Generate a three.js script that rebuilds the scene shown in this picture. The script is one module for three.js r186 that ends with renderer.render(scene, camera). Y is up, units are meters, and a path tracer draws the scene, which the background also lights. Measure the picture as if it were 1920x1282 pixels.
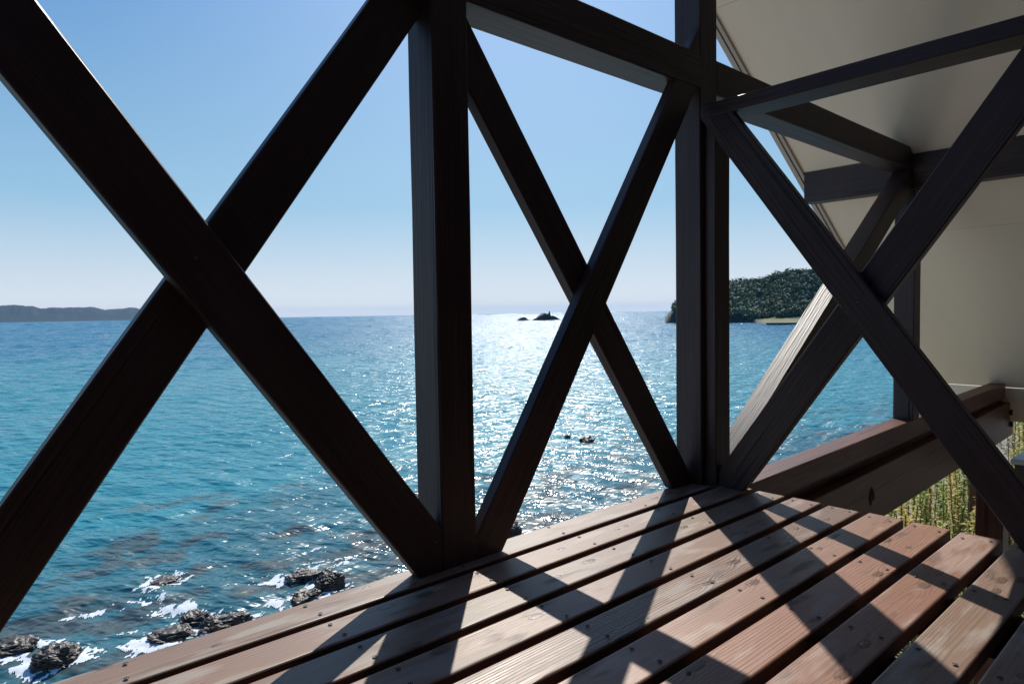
import * as THREE from 'three';
import { ImprovedNoise } from 'three/addons/math/ImprovedNoise.js';
import { mergeGeometries } from 'three/addons/utils/BufferGeometryUtils.js';
import { RoundedBoxGeometry } from 'three/addons/geometries/RoundedBoxGeometry.js';

// ------------------------------------------------------------------ camera, sky, sun, exposure
const scene = new THREE.Scene();
const EYE = new THREE.Vector3(-0.894, 0.6165, 1.282);
const camera = new THREE.PerspectiveCamera(54.978, 1024 / 683, 0.02, 60000);
{
  const yaw = 0.72093, pitch = 0.04403, roll = -0.01579;
  const F = new THREE.Vector3(Math.sin(yaw) * Math.cos(pitch), -Math.sin(pitch), -Math.cos(yaw) * Math.cos(pitch));
  const R = new THREE.Vector3().crossVectors(F, new THREE.Vector3(0, 1, 0)).normalize();
  const U = new THREE.Vector3().crossVectors(R, F);
  const c = Math.cos(roll), s = Math.sin(roll);
  const R2 = R.clone().multiplyScalar(c).addScaledVector(U, s);
  const U2 = U.clone().multiplyScalar(c).addScaledVector(R, -s);
  camera.position.copy(EYE);
  camera.quaternion.setFromRotationMatrix(new THREE.Matrix4().makeBasis(R2, U2, F.clone().negate()));
}
scene.add(camera);
const SUN = new THREE.Vector3(0.93, 1.26, -1).normalize();
function skyTexture() {
  const W = 1024, H = 512, d = new Float32Array(W * H * 4);
  const mix = (a, b, t) => a + (b - a) * t;
  const hor = [0.80, 0.81, 0.82], low = [0.275, 0.49, 0.685], mid = [0.008, 0.17, 0.485], top = [0.02, 0.11, 0.36];
  for (let j = 0; j < H; j++) {
    const el = ((j + 0.5) / H - 0.5) * Math.PI, y = Math.sin(el);
    for (let i = 0; i < W; i++) {
      const ph = ((i + 0.5) / W - 0.5) * 2 * Math.PI;
      const x = Math.cos(el) * Math.cos(ph), z = Math.cos(el) * Math.sin(ph);
      const cs = Math.max(-1, Math.min(1, x * SUN.x + y * SUN.y + z * SUN.z)), ang = Math.acos(cs);
      const e = Math.max(0, el) * 180 / Math.PI;
      const glow = 0.36 * Math.exp(-Math.pow(ang / 0.48, 2.5)) + 0.5 * Math.exp(-ang / 0.12) + 0.04 * Math.exp(-ang / 0.8);
      const o = (j * W + i) * 4;
      for (let k = 0; k < 3; k++) {
        let v = e < 9 ? mix(hor[k], low[k], Math.pow(e / 9, 0.8)) : e < 28 ? mix(low[k], mid[k], (e - 9) / 19) : mix(mid[k], top[k], Math.min(1, (e - 28) / 50));
        v += glow * [0.95, 0.98, 1.0][k];
        d[o + k] = v;
      }
      d[o + 3] = 1;
    }
  }
  const t = new THREE.DataTexture(d, W, H, THREE.RGBAFormat, THREE.FloatType);
  t.mapping = THREE.EquirectangularReflectionMapping; t.minFilter = t.magFilter = THREE.LinearFilter; t.needsUpdate = true;
  return t;
}
scene.background = scene.environment = skyTexture();
const sun = new THREE.DirectionalLight(new THREE.Color(1.0, 0.95, 0.87), 5);
sun.position.copy(SUN).multiplyScalar(40); sun.castShadow = true;
sun.shadow.mapSize.set(4096, 4096);
Object.assign(sun.shadow.camera, { left: -12, right: 12, top: 12, bottom: -12, near: 1, far: 90 });
scene.add(sun, sun.target);
const renderer = new THREE.WebGLRenderer({ antialias: true });
renderer.toneMapping = THREE.LinearToneMapping;
renderer.toneMappingExposure = 1.1;
renderer.shadowMap.enabled = true;

// ------------------------------------------------------------------ helpers
let seed = 12345;
const rnd = () => { seed = (seed + 0x6D2B79F5) | 0; let t = Math.imul(seed ^ (seed >>> 15), 1 | seed); t = (t + Math.imul(t ^ (t >>> 7), 61 | t)) ^ t; return ((t ^ (t >>> 14)) >>> 0) / 4294967296; };
const rr = (a, b) => a + (b - a) * rnd();
const PN = new ImprovedNoise();
const noise = (x, y, z = 0) => PN.noise(x, y, z);
const fbm = (x, y, z = 0, o = 4) => { let s = 0, a = 0.5, f = 1; for (let i = 0; i < o; i++) { s += a * noise(x * f, y * f, z * f + i * 7.3); a *= 0.5; f *= 2.03; } return s; };
const clamp = (v, a = 0, b = 1) => Math.max(a, Math.min(b, v));
const sstep = (a, b, v) => { const t = clamp((v - a) / (b - a)); return t * t * (3 - 2 * t); };
const lin = (r, g, b) => new THREE.Color().setRGB(r, g, b);
const V3 = (x, y, z) => new THREE.Vector3(x, y, z);
const taken = {};
function numbered(n) { const k = taken[n] = (taken[n] ?? -1) + 1; return k ? `${n}_${String(k).padStart(3, '0')}` : n; }
function setShadow(o) { o.traverse(c => { if (c.isMesh) { c.castShadow = true; c.receiveShadow = true; } }); }
function thing(name, label, category, group, pos = [0, 0, 0]) {
  const o = new THREE.Group(); o.name = numbered(name); o.position.set(...pos);
  o.userData = { label, category }; if (group) o.userData.group = group;
  scene.add(o); return o;
}
function part(parent, name, geo, mat, label) {
  const m = new THREE.Mesh(geo, mat); m.name = name; m.castShadow = m.receiveShadow = true;
  if (label) m.userData.label = label;
  parent.add(m); return m;
}
function solo(name, geo, mat, ud) {
  const m = new THREE.Mesh(geo, mat); m.name = numbered(name); m.castShadow = m.receiveShadow = true;
  m.userData = ud; scene.add(m); return m;
}
function dataTex(W, H, fn, { srgb = false, repeat = true } = {}) {
  const d = new Uint8Array(W * H * 4), c = [0, 0, 0];
  for (let j = 0; j < H; j++) for (let i = 0; i < W; i++) {
    fn(i, j, c); const o = (j * W + i) * 4;
    d[o] = clamp(c[0]) * 255; d[o + 1] = clamp(c[1]) * 255; d[o + 2] = clamp(c[2]) * 255; d[o + 3] = 255;
  }
  const t = new THREE.DataTexture(d, W, H, THREE.RGBAFormat);
  t.wrapS = t.wrapT = repeat ? THREE.RepeatWrapping : THREE.ClampToEdgeWrapping;
  t.magFilter = THREE.LinearFilter; t.minFilter = THREE.LinearMipmapLinearFilter; t.generateMipmaps = true;
  if (srgb) t.colorSpace = THREE.SRGBColorSpace;
  t.needsUpdate = true; return t;
}
const toS = v => v <= 0.0031308 ? 12.92 * v : 1.055 * Math.pow(v, 1 / 2.4) - 0.055;

// ------------------------------------------------------------------ wood materials
// dark stained framing timber: 0.5 m across x 2 m along
const BT = (() => {
  const W = 512, H = 1024, h = new Float32Array(W * H), col = new Float32Array(W * H);
  const wrapn = (x, y, px, z) => { // tile in y by blending
    const t = y / px; return noise(x, y, z) * (1 - t) + noise(x, y - px, z) * t;
  };
  for (let j = 0; j < H; j++) for (let i = 0; i < W; i++) {
    const u = i / W, v = j / H;
    const warp = wrapn(u * 6, v * 3, 3, 3.1) * 0.12;
    const s = wrapn((u + warp * 0.15) * 70, v * 5, 5, 1.7), f = wrapn(u * 190, v * 22, 22, 5.2), crack = wrapn((u + warp * 0.1) * 34, v * 2, 2, 9.4);
    const cr = sstep(0.44, 0.56, crack);
    h[j * W + i] = 0.55 + 0.28 * s + 0.18 * f - 0.55 * cr;
    col[j * W + i] = 1 + 0.35 * s + 0.22 * f + 0.45 * wrapn(u * 5, v * 6, 6, 2.2) - 0.5 * cr;
  }
  return {
    map: dataTex(W, H, (i, j, c) => { const k = col[j * W + i] * 0.75; c[0] = toS(clamp(0.8 * k)); c[1] = toS(clamp(0.8 * k)); c[2] = toS(clamp(0.8 * k)); }, { srgb: true }),
    bump: dataTex(W, H, (i, j, c) => { c[0] = c[1] = c[2] = h[j * W + i]; }),
  };
})();
const darkWood = (r, g, b, rough = 0.5, ior = 1.45) => new THREE.MeshPhysicalMaterial({ color: lin(r, g, b), map: BT.map, bumpMap: BT.bump, bumpScale: 0.0020, roughness: rough, ior });
const M = {
  beam: darkWood(0.070, 0.046, 0.046, 0.46, 1.36),
  ledger: darkWood(0.19, 0.070, 0.043, 0.42, 1.34),  // same stain as beam; bounced light on it put into a redder, lighter colour
  steel: new THREE.MeshStandardMaterial({ color: lin(0.20, 0.18, 0.165), metalness: 0.9, roughness: 0.5 }),
  blackSteel: new THREE.MeshStandardMaterial({ color: lin(0.02, 0.02, 0.022), metalness: 0.4, roughness: 0.5 }),
  hole: new THREE.MeshStandardMaterial({ color: lin(0.012, 0.009, 0.008), roughness: 0.9 }),
};
// bench planks: an atlas of eight boards, 3.5 m x 0.105 m each
const PL = (() => {
  const W = 2048, S = 8, SH = 128, H = S * SH;
  const alb = new Float32Array(W * H * 3), hgt = new Float32Array(W * H), rgh = new Float32Array(W * H);
  const L = 3.5, wdt = 0.105;
  for (let s = 0; s < S; s++) {
    const knots = []; const nk = 7 + Math.floor(rnd() * 8);
    for (let k = 0; k < nk; k++) knots.push([rr(0.05, L - 0.05), rr(0.01, wdt - 0.01), rr(0.004, 0.0105), rr(0, 9)]);
    const w0 = rr(-0.02, 0.13), dep = rr(0.004, 0.03), tone = rr(0.85, 1.18), red = [0.02, -0.10, -0.12, 0.0, 0.10, 0.06, 0.10, -0.06][s] + rr(-0.03, 0.03), ringW = rr(0.0042, 0.0075), clear = [1.35, 0.45, 0.5, 0.35, 0.7, 0.45, 0.35, 0.6][s];
    for (let j = 0; j < SH; j++) for (let i = 0; i < W; i++) {
      const x = i / W * L, w = (j + 0.5) / SH * wdt;
      let dd = 0, kn = 0, bark = 0;
      for (const [kx, kw, kr, kp] of knots) {
        const ex = (x - kx) / 2.1, ew = w - kw, r = Math.sqrt(ex * ex + ew * ew);
        if (r < kr * 6) {
          dd += kr * 1.6 * Math.exp(-(r * r) / (kr * kr * 4)) * Math.sign(ew || 1);
          const q = r / kr + 0.25 * noise(x * 300, w * 300, kp);
          kn = Math.max(kn, 1 - sstep(0.75, 1.1, q)); bark = Math.max(bark, Math.exp(-Math.pow((q - 1.05) / 0.28, 2)));
        }
      }
      const ww = w + dd + 0.010 * noise(x * 1.7, s * 5.1, 0.3) + 0.0016 * noise(x * 9, w * 60, s);
      const dp = dep + 0.012 * noise(x * 1.1, s * 3.7, 2.2) + 0.05 * Math.abs(noise(x * 0.45, s * 9.1, 4.4));
      const rad = Math.sqrt((ww - w0) * (ww - w0) + dp * dp);
      let ph = rad / ringW + 0.4 * noise(rad * 90, s * 2.2, 1.1); ph -= Math.floor(ph);
      const late = sstep(0.45, 0.92, ph) * (1 - sstep(0.93, 1.0, ph));
      const fine = noise(x * 28, w * 1500, s * 3.3), fib = noise(x * 9, w * 420, s * 7.7);
      const blotch = fbm(x * 5.5 + s * 11, w * 22, s * 1.9, 4), big = fbm(x * 1.6 + s * 4, w * 7, 5 + s, 3);
      const worn = sstep(0.02, 0.38, blotch + 0.55 * big + 0.05), stain = sstep(0.16, 0.42, fbm(x * 7 + 50 + s * 9, w * 24, 9 + s, 4));
      const scr = sstep(0.40, 0.52, noise(x * 3.1 + w * 30, w * 260 - x * 22, 20 + s)) * sstep(0.1, 0.4, noise(x * 4, w * 20, 31 + s));
      const o = ((s * SH + j) * W + i);
      let k = tone * (1 - 0.34 * clear * late) * (1 + 0.09 * fib + 0.07 * fine) * (1 + 0.34 * worn - 0.50 * stain);
      k *= (1 + 0.35 * scr) * (1 - 0.40 * kn) * (1 - 0.68 * bark * (0.6 + 0.4 * fib));
      const rd = red + 0.10 * (1 - worn);
      alb[o * 3] = 0.228 * k * (1 + rd * 0.9); alb[o * 3 + 1] = 0.150 * k * (1 + 0.16 * worn - rd * 0.35); alb[o * 3 + 2] = 0.107 * k * (1 + 0.32 * worn - rd * 0.6);
      hgt[o] = 0.55 + 0.22 * clear * late + 0.08 * fib + 0.06 * fine + 0.08 * kn - 0.28 * bark + 0.12 * big;
      rgh[o] = 0.43 + 0.10 * worn + 0.10 * stain - 0.07 * late + 0.05 * fib - 0.08 * kn;
    }
  }
  return {
    map: dataTex(W, H, (i, j, c) => { const o = (j * W + i) * 3; c[0] = toS(alb[o]); c[1] = toS(alb[o + 1]); c[2] = toS(alb[o + 2]); }, { srgb: true }),
    bump: dataTex(W, H, (i, j, c) => { c[0] = c[1] = c[2] = hgt[j * W + i]; }),
    rough: dataTex(W, H, (i, j, c) => { c[0] = c[1] = c[2] = rgh[j * W + i]; }),
  };
})();
M.plank = new THREE.MeshPhysicalMaterial({ map: PL.map, bumpMap: PL.bump, bumpScale: 0.0011, roughnessMap: PL.rough, roughness: 1, ior: 1.36 });
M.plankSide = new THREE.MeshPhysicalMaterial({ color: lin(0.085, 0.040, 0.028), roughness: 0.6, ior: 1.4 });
console.log('wood textures done');

// a timber: chamfered section swept from A to B; acr = direction of its width w, t = its thickness; ends slid along the axis onto cut planes
function timber(A, B, acr, w, t, { ch = 0.003, cutA, cutB, seg = 10, wob = 0.0007 } = {}) {
  const ax = B.clone().sub(A); const L = ax.length(); ax.normalize();
  const n = new THREE.Vector3().crossVectors(ax, acr).normalize(), wv = new THREE.Vector3().crossVectors(n, ax).normalize();
  const a = w / 2, b = t / 2;
  const prof = [[-a + ch, -b], [a - ch, -b], [a, -b + ch], [a, b - ch], [a - ch, b], [-a + ch, b], [-a, b - ch], [-a, -b + ch]];
  const slide = (p, cut, def) => { if (!cut) return def; const den = ax.dot(cut.n); return cut.p.clone().sub(p).dot(cut.n) / den; };
  const rows = []; const sd = rr(0, 100), uo = rr(0, 1), vo = rr(0, 1);
  const ends = prof.map(([pw, pt]) => { const p = A.clone().addScaledVector(wv, pw).addScaledVector(n, pt); return [slide(p, cutA, 0), slide(p, cutB, L)]; });
  for (let k = 0; k <= seg; k++) rows.push(prof.map(([pw, pt], q) => {
    const s = ends[q][0] + (ends[q][1] - ends[q][0]) * k / seg;
    const j1 = wob * 2 * noise(s * 2.3, sd, 0), j2 = wob * 2 * noise(s * 2.9, sd, 5), j3 = wob * noise(s * 9, sd + q * 3.1, 2);
    const P = A.clone().addScaledVector(ax, s).addScaledVector(wv, pw + j1 + j3).addScaledVector(n, pt + j2 + j3 * 0.6);
    return { P, s };
  }));
  const pos = [], uv = [];
  const per = [0]; for (let q = 0; q < 8; q++) { const c0 = prof[q], c1 = prof[(q + 1) % 8]; per.push(per[q] + Math.hypot(c1[0] - c0[0], c1[1] - c0[1])); }
  const put = (p, u, v) => { pos.push(p.x, p.y, p.z); uv.push(u, v); };
  for (let k = 0; k < seg; k++) for (let q = 0; q < 8; q++) {
    const q1 = (q + 1) % 8, p00 = rows[k][q], p01 = rows[k][q1], p10 = rows[k + 1][q], p11 = rows[k + 1][q1];
    const u0 = uo + per[q] / 0.5, u1 = uo + per[q + 1] / 0.5, f = e => vo + e.s / 2;
    put(p00.P, u0, f(p00)); put(p01.P, u1, f(p01)); put(p11.P, u1, f(p11));
    put(p00.P, u0, f(p00)); put(p11.P, u1, f(p11)); put(p10.P, u0, f(p10));
  }
  for (const [k, flip] of [[0, 1], [seg, 0]]) for (let q = 1; q < 7; q++) {
    const tri = [0, q, q + 1]; if (flip) tri.reverse();
    for (const i of tri) put(rows[k][i].P, uo + prof[i][0] / 0.5, vo + prof[i][1] / 0.5);
  }
  const g = new THREE.BufferGeometry();
  g.setAttribute('position', new THREE.Float32BufferAttribute(pos, 3)); g.setAttribute('uv', new THREE.Float32BufferAttribute(uv, 2));
  g.computeVertexNormals();
  return g;
}
const X = V3(1, 0, 0), Y = V3(0, 1, 0), Z = V3(0, 0, 1);
const cut = (x, y, z, nx, ny, nz) => ({ p: V3(x, y, z), n: V3(nx, ny, nz).normalize() });
// screw: a countersunk cross-head, lying in +y
const screwGeo = (() => {
  const head = new THREE.LatheGeometry([[0.0001, 0.0002], [0.0012, 0.0003], [0.0026, 0.0007], [0.0031, 0.0006], [0.0034, 0.0002]].map(p => new THREE.Vector2(...p)).reverse(), 10);
  const ring = new THREE.RingGeometry(0.0033, 0.0054, 12, 1).rotateX(-Math.PI / 2).translate(0, 0.0005, 0);
  const c1 = new THREE.BoxGeometry(0.0042, 0.0004, 0.0012).translate(0, 0.0008, 0), c2 = new THREE.BoxGeometry(0.0012, 0.0004, 0.0042).translate(0, 0.00083, 0);
  const dark = mergeGeometries([ring, c1, c2].map(g => g.toNonIndexed()));
  return mergeGeometries([head.toNonIndexed(), dark], true);
})();
function screw(parent, p, nrm, turn = rnd() * 3, s = 1) {
  const m = part(parent, 'screw', screwGeo, [M.steel, M.hole]);
  m.position.copy(p); m.quaternion.setFromUnitVectors(Y, nrm).multiply(new THREE.Quaternion().setFromAxisAngle(Y, turn)); m.scale.setScalar(s * 0.85);
  return m;
}

// ------------------------------------------------------------------ sea
const SEA = EYE.y - 9;
const waves = [];
{
  const base = Math.atan2(-0.72, 0.50); // heading roughly inshore, towards -z side reversed
  for (let i = 0; i < 46; i++) {
    const lam = 0.42 * Math.pow(14, i / 45) * rr(0.9, 1.1), dir = base + rr(-1, 1) * (lam > 2.5 ? 0.38 : 0.85), k = 2 * Math.PI / lam;
    waves.push({ kx: k * Math.cos(dir), kz: k * Math.sin(dir), ph: rr(0, 6.28), lam, a: 0.0064 * Math.pow(lam, 0.68) * rr(0.6, 1.2) });
  }
}
{ // wind waves of the open water, longer ones taking over farther out
  const base = Math.atan2(-0.72, 0.50);
  for (let i = 0; i < 40; i++) {
    const lam = 5 * Math.pow(16, i / 39) * rr(0.9, 1.1), dir = base + rr(-1, 1) * 0.7, k = 2 * Math.PI / lam;
    waves.push({ kx: k * Math.cos(dir), kz: k * Math.sin(dir), ph: rr(0, 6.28), lam, a: 0.0090 * lam * rr(0.6, 1.2), from: lam * 12 });
  }
}
function seaHeight(x, z, dist) {
  let h = 0; const gust = 0.72 + 0.55 * noise(x * 0.05, z * 0.05, 3.3);
  const wx = x + 0.35 * noise(x * 0.31, z * 0.31, 8.8), wz = z + 0.35 * noise(x * 0.31, z * 0.31, 4.4);
  for (const w of waves) {
    const f = (1 - sstep(w.lam * 55, w.lam * 120, dist)) * (w.from ? sstep(w.from, w.from * 2.2, dist) : 1); if (f <= 0) continue;
    const s = Math.sin(w.kx * wx + w.kz * wz + w.ph);
    h += f * w.a * (s + 0.28 * (s * s - 0.5));
  }
  return h * gust;
}
const rockSpots = []; // filled below, used for foam: [x, z, r]
const ROCKS = [
  // x, z, width, height, depth, label
  [0.30, -20.9, 1.4, 0.46, 1.1, 'low rust brown shore rock in the surf at the left picture edge', 1.2],
  [1.13, -19.3, 1.25, 0.62, 1.05, 'block shaped grey brown boulder standing clear in the surf', 2.4],
  [3.75, -18.7, 1.45, 0.38, 1.1, 'flat wet ledge rock half hidden by the bench edge', 3.1],
  [4.52, -19.35, 0.9, 0.42, 0.8, 'small brown knob of rock behind the flat ledge', 4.7],
  [5.10, -18.45, 1.55, 0.48, 1.0, 'long layered rock beside the white foam left of the frame foot', 5.5],
  [8.25, -20.3, 1.15, 0.36, 0.9, 'rounded dark rock, rear one of the pair in foam', 6.2],
  [8.62, -19.0, 0.95, 0.66, 0.9, 'upright slanting dark rock, taller one of the pair in foam', 7.9],
  [7.65, -18.6, 1.15, 0.36, 0.8, 'low wet rock awash in front of the foam pair', 8.4],
  [16.35, -18.6, 1.15, 0.66, 0.9, 'dark rock peeping over the bench edge right of the near post', 9.6],
  [33.1, -29.6, 1.75, 0.40, 1.1, 'low dark rock alone in the sun glitter', 10.3],
  [32.9, -31.3, 0.55, 0.34, 0.5, 'tiny rock tip just behind the lone glitter rock', 11.8],
  [4.67, -23.3, 1.0, 0.16, 0.7, 'brown rock barely breaking the surface beyond the surf', 12.7],
];
for (const r of ROCKS) rockSpots.push([r[0], r[1], r[2] * 0.5]);
function foamAmount(x, z) {
  // broken water round the rocks, stretched along the wave crests
  let f = 0;
  for (const [rx, rz, r] of rockSpots) {
    if (rx > 14) { const d = Math.hypot(x - rx, z - rz); if (rx < 20) f = Math.max(f, 0.5 * (1 - sstep(r, r + 0.7, d))); continue; }
    const dx = x - rx, dz = z - rz, d = Math.hypot(dx * 0.85, dz * 1.15);
    f = Math.max(f, 0.86 * (1 - sstep(r * 0.7, r + 1.0, d)));
  }
  const patch = (px, pz, ax, az, rot, s) => { const c = Math.cos(rot), q = Math.sin(rot), dx = x - px, dz = z - pz, u = (dx * c + dz * q) / ax, v = (-dx * q + dz * c) / az; f = Math.max(f, s * (1 - sstep(0.25, 1, Math.sqrt(u * u + v * v)))); };
  patch(4.3, -20.7, 1.6, 0.9, 0.5, 0.85); patch(7.5, -20.6, 1.6, 0.9, 0.4, 0.8); patch(2.2, -22.2, 1.3, 0.35, 0.25, 0.95); patch(9.4, -22.4, 2.4, 0.8, 0.5, 0.5);
  patch(3.0, -20.0, 1.5, 0.7, 0.2, 0.5); patch(4.5, -21.5, 8, 3.2, 0.1, 0.36); patch(9.5, -20.5, 3, 2.2, 0.2, 0.5); patch(0.2, -19.2, 1.5, 0.8, 0, 0.6); patch(1.0, -21.3, 2.3, 0.6, 0.2, 0.5); patch(7.0, -19.0, 1.0, 0.9, 0, 0.8); patch(3.6, -22.0, 2.2, 0.7, 0.3, 0.55); patch(11.5, -24, 2.2, 0.8, 0.4, 0.35);
  return f;
}
{
  // polar sheet whose rings widen with distance, out to the horizon
  const a0 = -0.65, a1 = 1.95, NA = 1250, rings = [13]; // angle from -z towards +x
  while (rings[rings.length - 1] < 70) rings.push(rings[rings.length - 1] * 1.0034 + 0.003);
  while (rings[rings.length - 1] < 3200) rings.push(rings[rings.length - 1] * 1.0115);
  while (rings[rings.length - 1] < 9500) rings.push(rings[rings.length - 1] * 1.09);
  const NR = rings.length;
  const pos = new Float32Array(NR * (NA + 1) * 3), col = new Float32Array(NR * (NA + 1) * 3), uv = new Float32Array(NR * (NA + 1) * 2), foam = new Float32Array(NR * (NA + 1));
  let o = 0;
  for (let k = 0; k < NR; k++) for (let i = 0; i <= NA; i++, o++) {
    const a = a0 + (a1 - a0) * i / NA, r = rings[k], x = -0.9 + r * Math.sin(a), z = 1.3 - r * Math.cos(a);
    const near = r < 3200, h = near ? seaHeight(x, z, r) : 0;
    pos[o * 3] = x; pos[o * 3 + 1] = SEA + h; pos[o * 3 + 2] = z;
    uv[o * 2] = x / 23; uv[o * 2 + 1] = z / 23;
    // the colour of the water body: shallow sand turquoise, deep blue, weed and reef showing through inshore
    const off = -z + 0.18 * x; // metres seaward
    const n1 = fbm(x * 0.045, z * 0.045, 1.5, 3), n2 = fbm(x * 0.42, z * 0.62, 6.6, 4), n3 = fbm(x * 0.10, z * 0.16, 3.1, 3);
    const deep = sstep(60, 300, r + 130 * n1), reef = clamp(1 - sstep(23, 38, off + 15 * n3 + 5 * n2));
    let cr = 0.022, cg = 0.205, cb = 0.255;
    const mixc = (r_, g_, b_, t) => { cr += (r_ - cr) * t; cg += (g_ - cg) * t; cb += (b_ - cb) * t; };
    mixc(0.004, 0.130, 0.225, deep);
    mixc(0.030, 0.098, 0.124, 0.8 * reef);
    const kelp = near && r < 90 ? sstep(0.10, 0.26, n2 + 0.16 * n3 - 0.16 + 0.22 * (1 - sstep(24, 44, off))) * (1 - sstep(30, 47, off + 8 * n3)) : 0;
    mixc(0.066, 0.060, 0.052, 0.7 * kelp);
    if (r < 75) {
      const fa = foamAmount(x, z);
      const r1 = 1 - 2.3 * Math.abs(noise(x * 1.9, z * 2.5, 1.1)), r2 = 1 - 2.3 * Math.abs(noise(x * 6.3 + 0.5 * r1, z * 7.9, 7.1)), r3 = 0.5 * fbm(x * 0.9, z * 1.1, 7, 3);
      const r4 = noise(x * 17, z * 21, 3.3); const lace = 0.42 * r1 + 0.40 * r2 + r3 + 0.36 * r4;
      foam[o] = fa > 0.02 ? fa + lace - 1.05 + h * 1.2 : -1;
      mixc(0.07, 0.15, 0.16, 0.6 * sstep(-0.3, 0.2, foam[o]));
    }
    col[o * 3] = cr; col[o * 3 + 1] = cg; col[o * 3 + 2] = cb;
  }
  const idx = new Uint32Array((NR - 1) * NA * 6); let q = 0; const fi = [];
  for (let k = 0; k < NR - 1; k++) for (let i = 0; i < NA; i++) {
    const a = k * (NA + 1) + i, b = a + 1, c = a + NA + 1, d = c + 1;
    idx[q++] = a; idx[q++] = b; idx[q++] = d; idx[q++] = a; idx[q++] = d; idx[q++] = c;
    if (rings[k] < 75) { if (foam[a] + foam[b] + foam[d] > 0.36) fi.push(a, b, d); if (foam[a] + foam[d] + foam[c] > 0.36) fi.push(a, d, c); }
  }
  const g = new THREE.BufferGeometry();
  g.setAttribute('position', new THREE.BufferAttribute(pos, 3)); g.setAttribute('uv', new THREE.BufferAttribute(uv, 2)); g.setAttribute('color', new THREE.BufferAttribute(col, 3));
  g.setIndex(new THREE.BufferAttribute(idx, 1)); g.computeVertexNormals();
  // ripple normals: one tile of wavelets that fit it whole numbers of times
  const N = 1024, T = 23, hh = new Float32Array(N * N), dx = new Float32Array(N * N), dz = new Float32Array(N * N);
  const tab = new Float32Array(N), tac = new Float32Array(N); for (let i = 0; i < N; i++) { tab[i] = Math.sin(2 * Math.PI * i / N); tac[i] = Math.cos(2 * Math.PI * i / N); }
  const bd = Math.atan2(-0.72, 0.50);
  for (let n = 0; n < 64; n++) {
    const lam = 0.13 * Math.pow(24, rnd()), dir = bd + rr(-1, 1) * 1.0, kx = Math.round(T / lam * Math.cos(dir)), kz = Math.round(T / lam * Math.sin(dir)), ph = Math.floor(rnd() * N);
    const amp = lam < 0.7 ? 0.046 : 0.034; // slope of each
    const kl = Math.hypot(kx, kz) || 1, sx = amp * kx / kl, sz = amp * kz / kl;
    for (let j = 0; j < N; j++) { const b0 = ((kz * j + ph) % N + N) % N; for (let i = 0; i < N; i++) { const t = ((kx * i + b0) % N + N) % N; dx[j * N + i] += sx * tac[t]; dz[j * N + i] += sz * tac[t]; } }
  }
  const nm = dataTex(N, N, (i, j, c) => { const x = -dx[j * N + i], z = -dz[j * N + i], l = Math.hypot(x, z, 1); c[0] = x / l * 0.5 + 0.5; c[1] = z / l * 0.5 + 0.5; c[2] = 1 / l * 0.5 + 0.5; });
  const tn = (x, y, p, z) => { const u = x / p, v = y / p; return (noise(x, y, z) * (1 - u) + noise(x - p, y, z) * u) * (1 - v) + (noise(x, y - p, z) * (1 - u) + noise(x - p, y - p, z) * u) * v; };
  const rm = dataTex(512, 512, (i, j, c) => { const a = i / 512, b = j / 512, v = 0.6 * tn(a * 14, b * 14, 14, 1.3) + 0.7 * tn(a * 45, b * 45, 45, 4.1); c[0] = c[1] = c[2] = 0.13 + 0.30 * sstep(-0.25, 0.35, v); });
  const mat = new THREE.MeshPhysicalMaterial({ vertexColors: true, roughness: 1, roughnessMap: rm, ior: 1.333, specularIntensity: 0.78, normalMap: nm, normalScale: new THREE.Vector2(1.08, 1.08) });
  solo('sea', g, mat, { kind: 'structure' });
  // foam: real flecks and nets lying a centimetre over the water
  const map = new Map(), fp = [], fx = [];
  for (const v of fi) { if (!map.has(v)) { map.set(v, fp.length / 3); fp.push(pos[v * 3], pos[v * 3 + 1] + 0.012 + 0.03 * clamp(foam[v]), pos[v * 3 + 2]); } fx.push(map.get(v)); }
  const fg = new THREE.BufferGeometry(); fg.setAttribute('position', new THREE.Float32BufferAttribute(fp, 3)); fg.setIndex(fx); fg.computeVertexNormals();
  solo('sea_foam', fg, new THREE.MeshStandardMaterial({ color: lin(0.62, 0.66, 0.68), roughness: 0.85 }), { kind: 'stuff', label: 'white lacy foam washing round the shore rocks', category: 'foam' });
}
console.log('sea done');

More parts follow.
